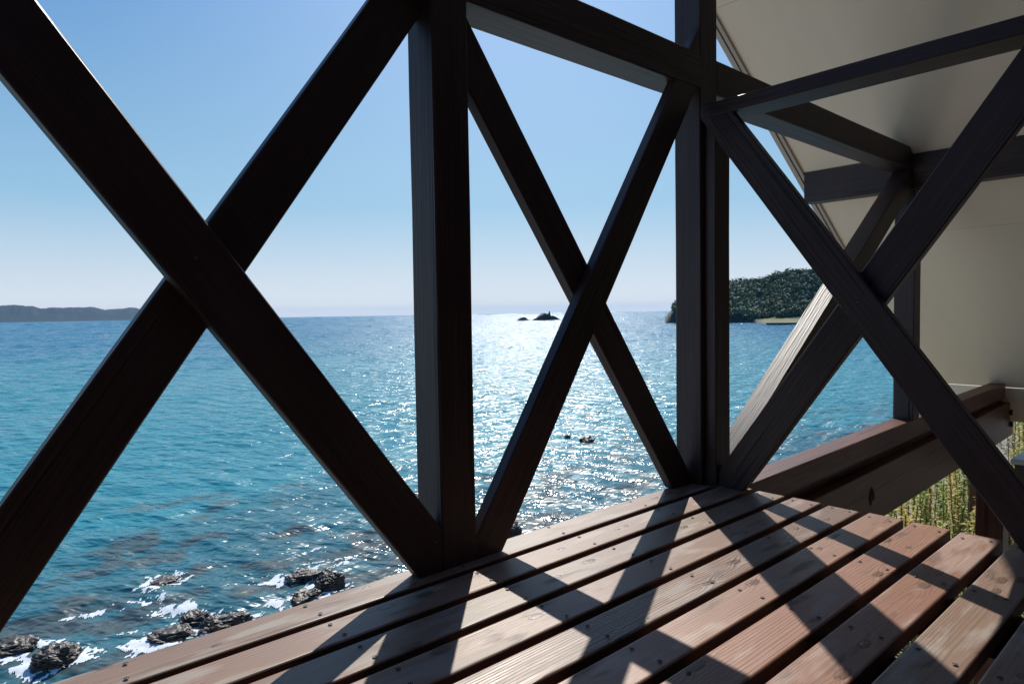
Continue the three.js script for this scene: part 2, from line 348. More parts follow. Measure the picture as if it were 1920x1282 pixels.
// ------------------------------------------------------------------ ground and cliff under the building
{
  const gx = 90, gz = 70, pos = [], col = [], uv = [], idx = [];
  for (let j = 0; j <= gz; j++) for (let i = 0; i <= gx; i++) {
    const x = -30 + 75 * i / gx, t = j / gz, z = t < 0.55 ? -9.5 + 9.5 * (t / 0.55) : 45 * Math.pow((t - 0.55) / 0.45, 1.5);
    const edge = -2.1 + 0.5 * noise(x * 0.35, 2.2) - 0.02 * Math.max(0, x - 8);
    const drop = z < edge ? (edge - z) : 0;
    let y = -1.62 + 0.05 * fbm(x * 0.9, z * 0.9, 1) - 1.25 * drop - 0.6 * fbm(x * 0.8, z * 0.8, 4) * Math.min(1, drop);
    y = Math.max(y, SEA - 2);
    pos.push(x, y, z); uv.push(x / 2, z / 2);
    const n = 0.85 + 0.5 * fbm(x * 2, z * 2, 7); col.push(n, n, n);
  }
  for (let j = 0; j < gz; j++) for (let i = 0; i < gx; i++) { const a = j * (gx + 1) + i, b = a + 1, c = a + gx + 1, d = c + 1; idx.push(a, d, b, a, c, d); }
  const g = new THREE.BufferGeometry(); g.setAttribute('position', new THREE.Float32BufferAttribute(pos, 3)); g.setAttribute('uv', new THREE.Float32BufferAttribute(uv, 2)); g.setAttribute('color', new THREE.Float32BufferAttribute(col, 3)); g.setIndex(idx); g.computeVertexNormals();
  const gr = dataTex(512, 512, (i, j, c) => { const a = i / 512, b = j / 512; const v = 0.5 + 0.5 * noise(a * 64, b * 64, 1) * 0.9 + 0.25 * noise(a * 150, b * 150, 5); c[0] = toS(0.19 + 0.14 * v); c[1] = toS(0.178 + 0.135 * v); c[2] = toS(0.16 + 0.13 * v); }, { srgb: true });
  solo('ground', g, new THREE.MeshStandardMaterial({ map: gr, vertexColors: true, roughness: 0.95, bumpMap: gr, bumpScale: 0.02, side: THREE.DoubleSide }), { kind: 'structure' });
}

// ------------------------------------------------------------------ far coast and headland
function azStrip(azs, els, d0, d1, nD, shape) {
  const NA = 220, pos = [], col = [], idx = [];
  const at = a => { for (let i = 1; i < azs.length; i++) if (a <= azs[i]) { const t = (a - azs[i - 1]) / (azs[i] - azs[i - 1]), s = t * t * (3 - 2 * t); return els[i - 1] + (els[i] - els[i - 1]) * s; } return els[els.length - 1]; };
  for (let k = 0; k <= nD; k++) for (let i = 0; i <= NA; i++) {
    const a = azs[0] + (azs[azs.length - 1] - azs[0]) * i / NA, ra = a * Math.PI / 180, p = shape(k / nD, at(a), a, d0, d1);
    pos.push(EYE.x + p[0] * Math.sin(ra), p[1], EYE.z - p[0] * Math.cos(ra)); col.push(...p[2]);
  }
  for (let k = 0; k < nD; k++) for (let i = 0; i < NA; i++) { const a = k * (NA + 1) + i, b = a + 1, c = a + NA + 1, d = c + 1; idx.push(a, b, d, a, d, c); }
  const g = new THREE.BufferGeometry(); g.setAttribute('position', new THREE.Float32BufferAttribute(pos, 3)); g.setAttribute('color', new THREE.Float32BufferAttribute(col, 3)); g.setIndex(idx); g.computeVertexNormals(); return g;
}
{
  const g = azStrip([-6, -2, 1, 3.4, 4.0, 5.2, 5.82, 6.44, 8.0, 8.7, 9.7, 11.4, 12.0, 13.2, 14.2], [0.014, 0.019, 0.0185, 0.0186, 0.0194, 0.0180, 0.0148, 0.0160, 0.0158, 0.0163, 0.0128, 0.0152, 0.0130, 0.006, -0.002], 5200, 7000, 24,
    (t, el, a) => {
      const d = 5200 + 1800 * t, H = el * (5200 + 1800 * 0.5) + 9, up = sstep(0, 0.5, t) * (t > 0.5 ? 1 - 0.4 * sstep(0.5, 1, t) : 1);
      const n = fbm(a * 2.1, t * 5, 3, 5), h = H * up * (1 + (0.30 * n) * sstep(0, .2, t) * (1 - 0.85 * sstep(0.3, 0.5, t))) + 5 * noise(a * 9, t * 11, 1) * up;
      const m = sstep(0.05, 0.3, fbm(a * 1.2, t * 4, 8, 3)), k = 1 + 0.4 * n;
      return [d, SEA - 1 + h, [(0.010 + 0.012 * m) * k, (0.020 + 0.016 * m) * k, (0.016 + 0.006 * m) * k]];
    });
  solo('far_hills', g, new THREE.MeshStandardMaterial({ vertexColors: true, roughness: 1, side: THREE.DoubleSide }), { kind: 'structure' });
}
const headAz = [54.45, 54.75, 55.1, 57, 59.74, 61.8, 64.2, 65.75, 66.5, 68.8, 73, 78, 84], headEl = [-0.019, -0.006, 0.002, 0.022, 0.0325, 0.0352, 0.046, 0.047, 0.0445, 0.035, 0.03, 0.03, 0.02];
function headShape(t, el, a) {
  // a cliff foot at the water, woods rising to a ridge; a flat green spit towards the quay
  const base = 462 - 62 * sstep(60.5, 63.5, a) * (1 - 0.3 * sstep(65, 67, a)), d = base + 330 * t;
  const Hr = Math.max(0, el * (base + 150) + 9), spit = sstep(61.0, 62.5, a), flat = 0.16 * spit;
  const up = sstep(0 + flat, 0.42 + flat * 0.5, t);
  const cliff = (1 - spit) * (a < 56.5 ? 0.75 : 0.16) * sstep(0, 0.02, t);
  const n = fbm(a * 1.4, t * 5, 2.2, 4);
  const h = Math.max(cliff * Math.min(Hr, 22), Hr * up * (1 + 0.18 * n * (1 - up))) + 1.3 * sstep(0, 0.015, t) + spit * 0.9 * sstep(0.0, 0.1, t) * (1 - up);
  return { d, y: SEA - 0.4 + h, spit, up, n, cliff };
}
{
  const g = azStrip(headAz, headEl, 0, 0, 70, (t, el, a) => {
    const s = headShape(t, el, a), k = 1 + 0.5 * s.n;
    const c = s.spit > 0.5 && s.up < 0.03 ? (t < 0.02 ? [0.16, 0.15, 0.13] : [0.17 * k, 0.165 * k, 0.07 * k]) : t < 0.035 ? [0.04 * k, 0.036 * k, 0.031 * k] : [0.05 * k, 0.06 * k, 0.028 * k];
    return [s.d, s.y, c];
  });
  solo('headland', g, new THREE.MeshStandardMaterial({ vertexColors: true, roughness: 1, side: THREE.DoubleSide }), { kind: 'structure' });
  // woods: leafy crowns spread over the slope
  const quads = [], qc = [];
  for (let i = 0; i < 110; i++) {
    const u = rr(-1, 1), ph = rr(0, 6.283), r = Math.pow(rnd(), 0.45), lump = 1 + 0.35 * noise(Math.cos(ph) * 1.7 * (1 - u * u), u * 1.7, Math.sin(ph) * 1.7);
    const c = V3(Math.cos(ph) * Math.sqrt(1 - u * u), u * 0.85, Math.sin(ph) * Math.sqrt(1 - u * u)).multiplyScalar(r * lump);
    const q = new THREE.PlaneGeometry(rr(0.24, 0.42), rr(0.24, 0.42)); q.rotateX(rr(-1.7, 0.1)).rotateY(rr(0, 6.28)).translate(c.x, c.y, c.z); quads.push(q);
  }
  const cg = mergeGeometries(quads.map(q => q.toNonIndexed())); cg.computeVertexNormals();
  const at = a => { for (let i = 1; i < headAz.length; i++) if (a <= headAz[i]) { const t = (a - headAz[i - 1]) / (headAz[i] - headAz[i - 1]); return headEl[i - 1] + (headEl[i] - headEl[i - 1]) * t * t * (3 - 2 * t); } return 0; };
  const put = [];
  for (let i = 0; i < 9000; i++) {
    const a = rr(55.3, 80), t = Math.pow(rnd(), 0.9) * 0.72 + 0.012, s = headShape(t, at(a), a), ra = a * Math.PI / 180;
    if (s.spit > 0.4 && s.up < 0.04) { if (rnd() > 0.05) continue; }
    if (s.y - SEA < 2.0) continue;
    put.push([EYE.x + s.d * Math.sin(ra), s.y, EYE.z - s.d * Math.cos(ra), s.spit > 0.4 && s.up < 0.05 ? rr(1.0, 1.9) : rr(1.2, 2.6) * (rnd() < 0.15 ? 1.6 : 1)]);
  }
  const im = new THREE.InstancedMesh(cg, new THREE.MeshPhysicalMaterial({ color: 0xffffff, roughness: 0.8, side: THREE.DoubleSide, transmission: 0.15, thickness: 0 }), put.length);
  const m4 = new THREE.Matrix4(), q = new THREE.Quaternion();
  put.forEach(([x, y, z, s], i) => {
    q.setFromAxisAngle(Y, rr(0, 6.28)); m4.compose(V3(x, y + s * 0.55, z), q, V3(s * rr(0.8, 1.15), s * rr(0.85, 1.35), s * rr(0.8, 1.15))); im.setMatrixAt(i, m4);
    const k = rr(0.8, 1.2), yel = rnd() < 0.18 ? 1 : 0; im.setColorAt(i, lin((0.070 + 0.05 * yel) * k, (0.122 + 0.035 * yel) * k, (0.064 + 0.006 * yel) * k));
  });
  im.name = 'headland_woods'; im.castShadow = im.receiveShadow = true; im.userData = { kind: 'stuff', label: 'dense dark green woods covering the headland', category: 'woods' }; scene.add(im);
}
{ // quay wall at the foot of the spit
  const a0 = 62.5, a1 = 65.6, P = a => V3(EYE.x + 396 * Math.sin(a * Math.PI / 180), SEA, EYE.z - 396 * Math.cos(a * Math.PI / 180));
  const A = P(a0), B = P(a1), g = thing('quay_wall', 'low dark quay wall at the waterline below the headland', 'quay');
  part(g, 'wall', timber(A.clone().setY(SEA + 0.1), B.clone().setY(SEA + 0.1), Y, 2.0, 3, { ch: 0.05, wob: 0.02 }), new THREE.MeshStandardMaterial({ color: lin(0.05, 0.05, 0.052), roughness: 0.9 }));
  part(g, 'coping', timber(A.clone().setY(SEA + 1.2), B.clone().setY(SEA + 1.2), Y, 0.2, 3.3, { ch: 0.03, wob: 0.01 }), new THREE.MeshStandardMaterial({ color: lin(0.3, 0.29, 0.27), roughness: 0.9 }));
}

// ------------------------------------------------------------------ rocks
function rockGeo(w, h, d, sd, det = 20, strata = 0.085) {
  const g = new THREE.IcosahedronGeometry(1, det), p = g.attributes.position, v = V3(0, 0, 0), col = [];
  const tilt = 0.25 + 0.2 * Math.sin(sd * 3.7);
  for (let i = 0; i < p.count; i++) {
    v.fromBufferAttribute(p, i);
    // squarish body
    const e = 0.78, sx = Math.sign(v.x) * Math.pow(Math.abs(v.x), e), sy = Math.sign(v.y) * Math.pow(Math.abs(v.y), 0.7), sz = Math.sign(v.z) * Math.pow(Math.abs(v.z), e);
    const q = V3(sx * 0.8, sy * 0.85, sz * 0.8);
    const big = 0.5 * fbm(v.x * 1.3 + sd, v.y * 1.3, v.z * 1.3, 3), rid = 0.16 * (0.35 - Math.abs(noise(v.x * 3.1 + sd * 2, v.y * 4.5, v.z * 3.1)));
    q.multiplyScalar(1 + big * 1.3 + rid);
    let X_ = q.x * w / 2, Y_ = q.y * h, Z_ = q.z * d / 2;
    // layered stone: treads and risers across tilted beds
    const bed = Y_ + tilt * X_ + 0.06 * noise(X_ * 2.2, Z_ * 2.2, sd), st = strata, f = bed / st - Math.floor(bed / st);
    const out = (0.09 * noise(Math.floor(bed / st) * 3.3, sd, 1.7) + 0.035 * (f < 0.22 ? -1 : 0.25)) * Math.min(1, w);
    X_ *= 1 + out * 2.4 / w; Z_ *= 1 + out * 2.4 / d;
    const fi = 0.02 * fbm(X_ * 9, Y_ * 9, Z_ * 9 + sd, 3); X_ += fi * w; Y_ += fi * 0.7; Z_ += fi;
    p.setXYZ(i, X_, Y_, Z_);
    const n = fbm(X_ * 2.5 + sd, Y_ * 6, Z_ * 2.5, 4), k = 1 + 0.9 * n + 0.5 * noise(X_ * 22, Y_ * 30, Z_ * 22), rust = sstep(0.0, 0.35, fbm(X_ * 1.8, Y_ * 3, Z_ * 1.8 + sd * 2, 3));
    col.push((0.038 + 0.045 * rust) * k, (0.030 + 0.018 * rust) * k, (0.023 + 0.005 * rust) * k);
  }
  g.setAttribute('color', new THREE.Float32BufferAttribute(col.map(c => Math.max(0.008, c)), 3)); g.computeVertexNormals(); return g;
}
M.rock = new THREE.MeshStandardMaterial({ vertexColors: true, roughness: 0.5 });
ROCKS.forEach(([x, z, w, h, d, label, sd]) => {
  const m = solo('shore_rock', rockGeo(w * 1.02, h * 0.92, d * 1.05, sd, 26), M.rock, { label, category: 'rock', group: 'rocks along the shore' });
  m.position.set(x, SEA + (h < 0.3 ? -0.02 : -0.05), z); m.rotation.y = sd * 0.1 - 0.55;
});
{ // the islet on the horizon: a low hump, a long back and a pointed stack
  const peak = (g, px, sharp) => { g.computeBoundingBox(); const b = g.boundingBox, p = g.attributes.position; for (let i = 0; i < p.count; i++) { const u = Math.abs(p.getX(i) / b.max.x - px); p.setY(i, p.getY(i) * Math.max(0.12, 1 - sharp * u)); } g.computeVertexNormals(); return g; };
  const parts = [[-17, 0, 15, 4.0, 9, 3.3, 0.1, 0.6], [3, 0, 27, 9.0, 12, 5.1, 0.25, 0.85], [15, 1, 17, 4.6, 10, 8.8, -0.2, 0.4], [10.5, 0, 6.2, 9.6, 5, 9.9, 0.2, 0.8]].map(([x, z, w, h, d, sd, px, sh]) => peak(rockGeo(w * 1.1, h, d, sd, 12, 1.1), px, sh).translate(x, 0, z));
  const m = solo('sea_stack_islet', mergeGeometries(parts), M.rock, { label: 'jagged black islet with a pointed tip in the bright glitter', category: 'islet' });
  m.scale.set(1.05, 1.25, 1.05); m.position.set(508, SEA - 0.3, -531.5); m.rotation.y = -0.76;
}
// ------------------------------------------------------------------ boats near the horizon
function boat(azd, dist, L, label, turn) {
  const a = azd * Math.PI / 180, g = thing('fishing_boat', label, 'boat', 'boats on the horizon', [EYE.x + dist * Math.sin(a), SEA, EYE.z - dist * Math.cos(a)]);
  const s = new THREE.Shape(); s.moveTo(-0.5, 0.10); s.lineTo(-0.47, -0.02); s.lineTo(0.40, -0.02); s.quadraticCurveTo(0.48, 0.06, 0.53, 0.17); s.lineTo(0.15, 0.11); s.lineTo(-0.5, 0.10);
  const hull = new THREE.ExtrudeGeometry(s, { depth: 0.22, bevelEnabled: true, bevelSize: 0.02, bevelThickness: 0.03, bevelSegments: 1 }).translate(0, 0, -0.11).scale(L, L, L);
  const hm = new THREE.MeshStandardMaterial({ color: lin(0.10, 0.12, 0.16), roughness: 0.5 }), wm = new THREE.MeshStandardMaterial({ color: lin(0.5, 0.5, 0.5), roughness: 0.5 });
  part(g, 'hull', hull, hm);
  part(g, 'wheelhouse', new RoundedBoxGeometry(0.2 * L, 0.14 * L, 0.15 * L, 1, 0.01 * L).translate(-0.2 * L, 0.17 * L, 0), wm);
  part(g, 'mast', new THREE.CylinderGeometry(0.006 * L, 0.01 * L, 0.3 * L, 6).translate(0.12 * L, 0.25 * L, 0), hm);
  g.rotation.y = turn;
}
boat(39.26, 3000, 22, 'long low boat on the horizon just right of the near post', -0.75);
boat(42.9, 3600, 11, 'tiny boat speck on the horizon above the jagged islet', 0.4);
boat(51.24, 2300, 17, 'small boat on the horizon right of the cross braces', -0.9);

// ------------------------------------------------------------------ bench
const PZ = k => 0.027 - 0.0475 + 0.1175 * k; // centre line of plank k
{
  const bench = thing('slatted_bench', 'broad slatted bench of worn brown planks fixed inside the railing', 'bench');
  const x0 = -2.25, strip = [2, 7, 1, 3, 0, 5, 4, 6, 2, 7];
  const jx = [-1.76, -1.40, -1.03, -0.666, -0.318, 0.046, 0.408, 0.772, 1.145];
  for (let k = 0; k < 10; k++) {
    const x1 = 1.192 + rr(-0.006, 0.006), w = 0.095, th = 0.036, c = 0.005;
    const s = new THREE.Shape();
    const a = w / 2, segs = 3; // rounded arrises
    s.moveTo(-a + c, -th); s.lineTo(a - c, -th); s.lineTo(a, -th + c); s.lineTo(a, -c);
    for (let q = 1; q <= segs; q++) { const t = q / segs * Math.PI / 2; s.lineTo(a - c + c * Math.cos(t), -c + c * Math.sin(t)); }
    for (let q = 0; q <= segs; q++) { const t = Math.PI / 2 + q / segs * Math.PI / 2; s.lineTo(-a + c + c * Math.cos(t), -c + c * Math.sin(t)); }
    s.lineTo(-a, -th + c);
    const L = x1 - x0, g = new THREE.ExtrudeGeometry(s, { depth: L, bevelEnabled: true, bevelSize: 0.002, bevelThickness: 0.002, bevelOffset: -0.002, bevelSegments: 2, steps: 24 });
    // shape x -> across, shape y -> up, depth -> along: turn so that depth runs to +x
    g.rotateY(Math.PI / 2); // depth(z)->x, across(x)-> -z
    const p = g.attributes.position, uvs = g.attributes.uv, st = strip[k], off = rr(0, 0.05), sag = rr(-0.0012, 0.0012), bow = rr(0, 9);
    for (let i = 0; i < p.count; i++) {
      const ax = p.getX(i), y = p.getY(i), z = p.getZ(i);
      const across = clamp((z + a) / w, 0.02, 0.98), edgeV = y < -0.006 ? 0.06 : 0;
      uvs.setXY(i, off + ax / 3.5, (st + clamp(across * 0.94 + 0.03 + edgeV * (across > 0.5 ? -y : y), 0.02, 0.98)) / 8);
      p.setY(i, y + sag * Math.cos(ax * 2.2 + bow) - 0.0012 * Math.pow(2 * (across - 0.5), 2));
      p.setZ(i, z + 0.0008 * noise(ax * 2.1, k * 3.3, bow));
    }
    g.computeVertexNormals();
    { // worn top, plain darker brown on the sides and ends
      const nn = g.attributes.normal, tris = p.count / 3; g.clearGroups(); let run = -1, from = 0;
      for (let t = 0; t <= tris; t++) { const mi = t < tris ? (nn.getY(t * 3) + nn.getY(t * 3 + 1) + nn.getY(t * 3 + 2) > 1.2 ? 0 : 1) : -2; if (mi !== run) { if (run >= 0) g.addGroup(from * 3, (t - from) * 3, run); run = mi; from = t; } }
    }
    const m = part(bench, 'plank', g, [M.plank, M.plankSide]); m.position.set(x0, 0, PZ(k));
    for (const x of jx) for (const o of [-1, 1]) {
      if (k === 0 && o < 0 && x > -0.2 && x < 0.1) continue;
      const end = x > 1.1; screw(m, V3(x - x0 + rr(-0.007, 0.007) + (end ? rr(-0.01, 0.02) : 0), 0.0006, o * 0.029 + rr(-0.005, 0.005)), Y);
    }
  }
  for (const x of jx) part(bench, 'joist', timber(V3(x, -0.0815, -0.0), V3(x, -0.0815, 1.16), Y, 0.09, 0.045), M.beam);
}

// ------------------------------------------------------------------ sea side railing (wall A, its room face on z = 0)
const soffY = x => 1.48 - 0.689 * (x - 3.18);
const SOFN = V3(0.689, 1, 0).normalize();
{
  const f = thing('timber_railing', 'dark stained timber frame of posts and crossed braces facing the open sea', 'railing');
  const s = 0.105;
  const post = (x, y0, y1, label) => part(f, 'post', timber(V3(x + s / 2, y0, -s / 2), V3(x + s / 2, y1, -s / 2), X, s, s, { ch: 0.0035 }), M.beam, label);
  post(0.0, 0.0015, 2.9); post(1.11, 0.0015, 2.9); post(-1.115, 0.0015, 2.9);
  part(f, 'post', timber(V3(3.3025, -0.03, -s / 2), V3(3.3025, 1.268, -s / 2), X, s, s, { ch: 0.0035 }), M.beam);
  // top rail, three lengths
  const rail = (xa, xb, o = {}) => part(f, 'rail', timber(V3(xa, 1.4335, -0.0575), V3(xb, 1.4335, -0.0575), Y, 0.121, 0.115, { ch: 0.004, ...o }), M.beam);
  rail(-1.01, -0.0); rail(0.105, 1.142); rail(1.215, 3.2, { cutB: { p: V3(3.18, 1.475, 0), n: SOFN } });
  // braces
  const brace = (x0, m, ya, yb, z, w, t, ca, cb) => part(f, 'brace', timber(V3(x0 + m * ya, ya, z - t / 2), V3(x0 + m * yb, yb, z - t / 2), V3(1, -m, 0), w, t, { cutA: ca, cutB: cb }), M.beam);
  const foot = cut(0, 0.0015, 0, 0, 1, 0), under = cut(0, 1.3715, 0, 0, 1, 0), T = 0.037;
  const b3 = brace(0.006, -0.7402, 0.02, 1.35, -0.001, 0.114, T, cut(-0.001, 0, 0, 1, 0, 0), cut(-1.008, 0, 0, 1, 0, 0));
  const b4 = brace(-0.982, 0.6909, 0.02, 1.35, -0.001 - T, 0.108, T, cut(-1.008, 0, 0, 1, 0, 0), cut(-0.001, 0, 0, 1, 0, 0));
  const b2 = brace(0.129, 0.6566, 0.02, 1.35, -0.001, 0.104, T, foot, cut(1.109, 0, 0, 1, 0, 0));
  const b1 = brace(1.063, -0.734, 0.02, 1.35, -0.001 - T, 0.104, T, foot, cut(0.106, 0, 0, 1, 0, 0));
  brace(1.334, 1.412, 0.02, 1.2, -0.002, 0.105, 0.09, cut(0, -0.03, 0, 0, 1, 0), cut(3.249, 0, 0, 1, 0, 0));
  const at = (x0, m, y, z, dx = 0) => V3(x0 + m * y + dx, y, z);
  screw(b3, at(0.006, -0.7402, 0.726, -0.0006), Z, 0.5, 1.35); screw(b3, at(0.006, -0.7402, 0.075, -0.0006, 0.03), Z, 0.2, 1.2);
  screw(b2, at(0.129, 0.6566, 0.66, -0.0006), Z, 0.9, 1.2); screw(b2, at(0.129, 0.6566, 1.27, -0.0006, 0.03), Z, 0.3, 1.2); screw(b2, at(0.129, 0.6566, 0.10, -0.0006), Z, 1.9, 1.2);
  // sill and ledger carrying the frame past the bench
  part(f, 'sill_beam', timber(V3(-2.3, -0.0915, -0.0535), V3(1.05, -0.0915, -0.0535), Y, 0.105, 0.105), M.beam);
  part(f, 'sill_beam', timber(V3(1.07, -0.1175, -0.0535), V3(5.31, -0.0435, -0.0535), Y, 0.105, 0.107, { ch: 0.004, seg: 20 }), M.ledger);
part(f, 'added_recess_strip', timber(V3(1.215, -0.193, -0.066), V3(5.40, -0.112, -0.066), Y, 0.07, 0.06, { ch: 0.002, seg: 4 }), M.ledger);  // added recessed filler, stands in for the shaded ledge above the ledger board
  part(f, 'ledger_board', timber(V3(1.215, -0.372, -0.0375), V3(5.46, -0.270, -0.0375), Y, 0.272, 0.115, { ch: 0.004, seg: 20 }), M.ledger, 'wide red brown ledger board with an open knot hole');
  // bolts at the far end, foot plate of the far post
  for (const [x, y] of [[5.36, -0.215], [5.38, -0.31]]) { const b = part(f, 'bolt', new THREE.CylinderGeometry(0.022, 0.022, 0.02, 6).rotateX(Math.PI / 2), M.blackSteel); b.position.set(x, y, 0.028); }
  const pl = part(f, 'foot_plate', new RoundedBoxGeometry(0.004, 0.16, 0.07, 1, 0.001), M.blackSteel); pl.position.set(3.247, 0.055, -0.055);
  // knot hole in the ledger
  const kg = new THREE.CylinderGeometry(0.036, 0.028, 0.006, 18); { const p = kg.attributes.position; for (let i = 0; i < p.count; i++) { const q = 1 + 0.7 * noise(p.getX(i) * 45, p.getZ(i) * 45, 3); p.setX(i, p.getX(i) * q); p.setZ(i, p.getZ(i) * q * 1.25); } }
  const kn = part(f, 'knot_hole', kg.rotateX(Math.PI / 2), M.hole); kn.position.set(2.60, -0.325, 0.0185);
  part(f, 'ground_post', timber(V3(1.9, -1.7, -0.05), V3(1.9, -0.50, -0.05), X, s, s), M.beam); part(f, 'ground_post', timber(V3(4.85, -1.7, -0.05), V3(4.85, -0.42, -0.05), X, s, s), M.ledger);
}
// ------------------------------------------------------------------ side railing (wall B, running back from the corner post)
{
  const f = thing('timber_side_railing', 'dark timber cross braced side panel running from the corner post towards the viewer', 'railing');
  part(f, 'rail', timber(V3(1.168, 1.294, 0.0), V3(1.168, 1.294, 1.35), X, 0.115, 0.046, { ch: 0.003 }), M.beam);
  part(f, 'post', timber(V3(1.179, 0.0015, 0.0225), V3(1.179, 1.271, 0.0225), X, 0.092, 0.042, { ch: 0.003 }), M.beam);
  part(f, 'post', timber(V3(1.169, -1.7, 1.20), V3(1.169, 1.271, 1.20), X, 0.105, 0.105, { ch: 0.003 }), M.beam);
  const T = 0.036, brace = (z0, m, x, w, ca, cb) => part(f, 'brace', timber(V3(x + T / 2, 0.02, z0 + m * 0.02), V3(x + T / 2, 1.2, z0 + m * 1.2), V3(0, m, -1), w, T, { cutA: ca, cutB: cb }), M.beam);
  const foot = cut(0, 0.0018, 0, 0, 1, 0), head = cut(0, 1.270, 0, 0, 1, 0);
  const b1 = brace(0.968, -0.7157, 1.112, 0.096, foot, head);
  brace(0.070, 0.7002, 1.112 + T, 0.107, foot, head);
  screw(b1, V3(1.1115, 0.632, 0.968 - 0.7157 * 0.632), V3(-1, 0, 0), 0.4, 1.25); screw(b1, V3(1.1115, 1.2, 0.968 - 0.7157 * 1.2), V3(-1, 0, 0), 0.8, 1.1);
}
{ // free standing support post beyond the bench end
  const g = thing('support_post', 'dark short support post among the weeds beyond the bench ends', 'post');
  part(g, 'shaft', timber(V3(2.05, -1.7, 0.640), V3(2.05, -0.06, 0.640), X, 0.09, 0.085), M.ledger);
}

// ------------------------------------------------------------------ roof whose pale underside slopes down at the right
{
  const r = thing('sloping_roof', 'roof with smooth cream underside sloping down behind the railing corner', 'roof');
  const cream = (() => {
    const t = dataTex(512, 512, (i, j, c) => { const a = i / 512, b = j / 512; const v = 0.5 * fbm(a * 7, b * 7, 3, 4) + 0.18 * noise(a * 160, b * 160, 2); const k = 1 + 0.09 * v; c[0] = toS(0.90 * k); c[1] = toS(0.79 * k); c[2] = toS(0.635 * k); }, { srgb: true });
    return new THREE.MeshStandardMaterial({ map: t, roughness: 0.55 });
  })();
  const top = new THREE.MeshStandardMaterial({ color: lin(0.12, 0.12, 0.125), roughness: 0.7 });
  const trim = new THREE.MeshStandardMaterial({ color: lin(0.50, 0.46, 0.40), roughness: 0.5 });
  const RX = 0.62, RZ1 = 5.2, d = V3(1, -0.689, 0).normalize(), up = SOFN;
  // a slab along the slope from x = a to b, z from z0 to z1, lying t thick above the soffit line
  const slab = (a, b, z0, z1, t, lift, mirror) => {
    const A = V3(a, soffY(a), (z0 + z1) / 2), B = V3(b, soffY(b), (z0 + z1) / 2), n = up.clone();
    A.addScaledVector(n, lift + t / 2); B.addScaledVector(n, lift + t / 2);
    if (mirror) { A.x = 2 * RX - A.x; B.x = 2 * RX - B.x; }
    return timber(A, B, Z, z1 - z0, t, { ch: 0.001, seg: 1, wob: 0 });
  };
  const bands = [0.62, 2.19, 3.76, 5.36];
  const zs = [-0.632, 1.19, 3.01, 4.83];
  for (const mir of [0]) for (let i = 0; i < 3; i++) for (let j = 0; j < 3; j++) part(r, 'soffit_panel', slab(bands[i] + 0.001, bands[i + 1] - 0.001, zs[j] + 0.001, zs[j + 1] - 0.001, 0.012, 0, mir), cream);
  for (const mir of [0]) {
    part(r, 'roof_covering', slab(RX - 0.02, 5.36, -0.66, RZ1, 0.09, 0.016, mir), top);
    part(r, 'edge_moulding', slab(RX, 5.36, -0.662, -0.634, 0.05, -0.022, mir), trim);
    part(r, 'edge_bead', slab(RX, 5.36, -0.631, -0.610, 0.014, -0.0145, mir), trim);
  }
  // low vertical skirt under the eave
  part(r, 'skirt_board', timber(V3(5.372, -0.155, -0.66), V3(5.372, -0.155, RZ1), Y, 0.262, 0.02, { ch: 0.002, seg: 1, wob: 0 }), cream);
  // purlin on the far post, its top planed to the slope
  const s = new THREE.Shape(); [[3.205, 1.270], [3.305, 1.270], [3.305, 1.388], [3.205, 1.458]].forEach(([x, y], i) => i ? s.lineTo(x, y) : s.moveTo(x, y));
  const pg = new THREE.ExtrudeGeometry(s, { depth: 5.4, bevelEnabled: false, steps: 8 }).translate(0, 0, -0.605); { const u = pg.attributes.uv, p = pg.attributes.position; for (let i = 0; i < p.count; i++) u.setXY(i, (p.getY(i) + p.getX(i)) / 0.5, p.getZ(i) / 2); }
  part(r, 'purlin', pg, M.beam);
  for (const x of [0.7, 2.0]) part(r, 'purlin', timber(V3(x, soffY(x) - 0.085, 0.9), V3(x, soffY(x) - 0.085, 4.9), Y, 0.12, 0.1), M.beam);
}

{ // the house round the terrace: its dark boarded walls shade the frame from behind and from the left
  const h = thing('house_wall', 'unseen dark boarded house walls behind and left, back run stretched to block reflections', 'wall');
  for (let k = 0; k < 56; k++) part(h, 'board', timber(V3(-2.4 + k * 0.3, -1.62, 3.4), V3(-2.4 + k * 0.3, 5.4, 3.4), X, 0.296, 0.03, { seg: 1 }), M.beam);  // unseen back wall, run on far right to keep bright reflections off the ledger
  for (let k = 0; k < 12; k++) part(h, 'board', timber(V3(-2.5, -1.62, 0.05 + k * 0.3), V3(-2.5, 5.4, 0.05 + k * 0.3), Z, 0.296, 0.03, { seg: 1 }), M.beam);
  const d = thing('terrace_floor', 'boarded terrace floor beneath the slatted bench', 'floor');
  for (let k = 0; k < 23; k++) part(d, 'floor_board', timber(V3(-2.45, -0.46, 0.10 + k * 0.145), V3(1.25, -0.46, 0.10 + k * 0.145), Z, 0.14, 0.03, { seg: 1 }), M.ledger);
  part(d, 'skirt_board', timber(V3(-2.45, -0.34, -0.02), V3(1.21, -0.34, -0.02), Y, 0.38, 0.03, { seg: 1 }), M.beam);
}
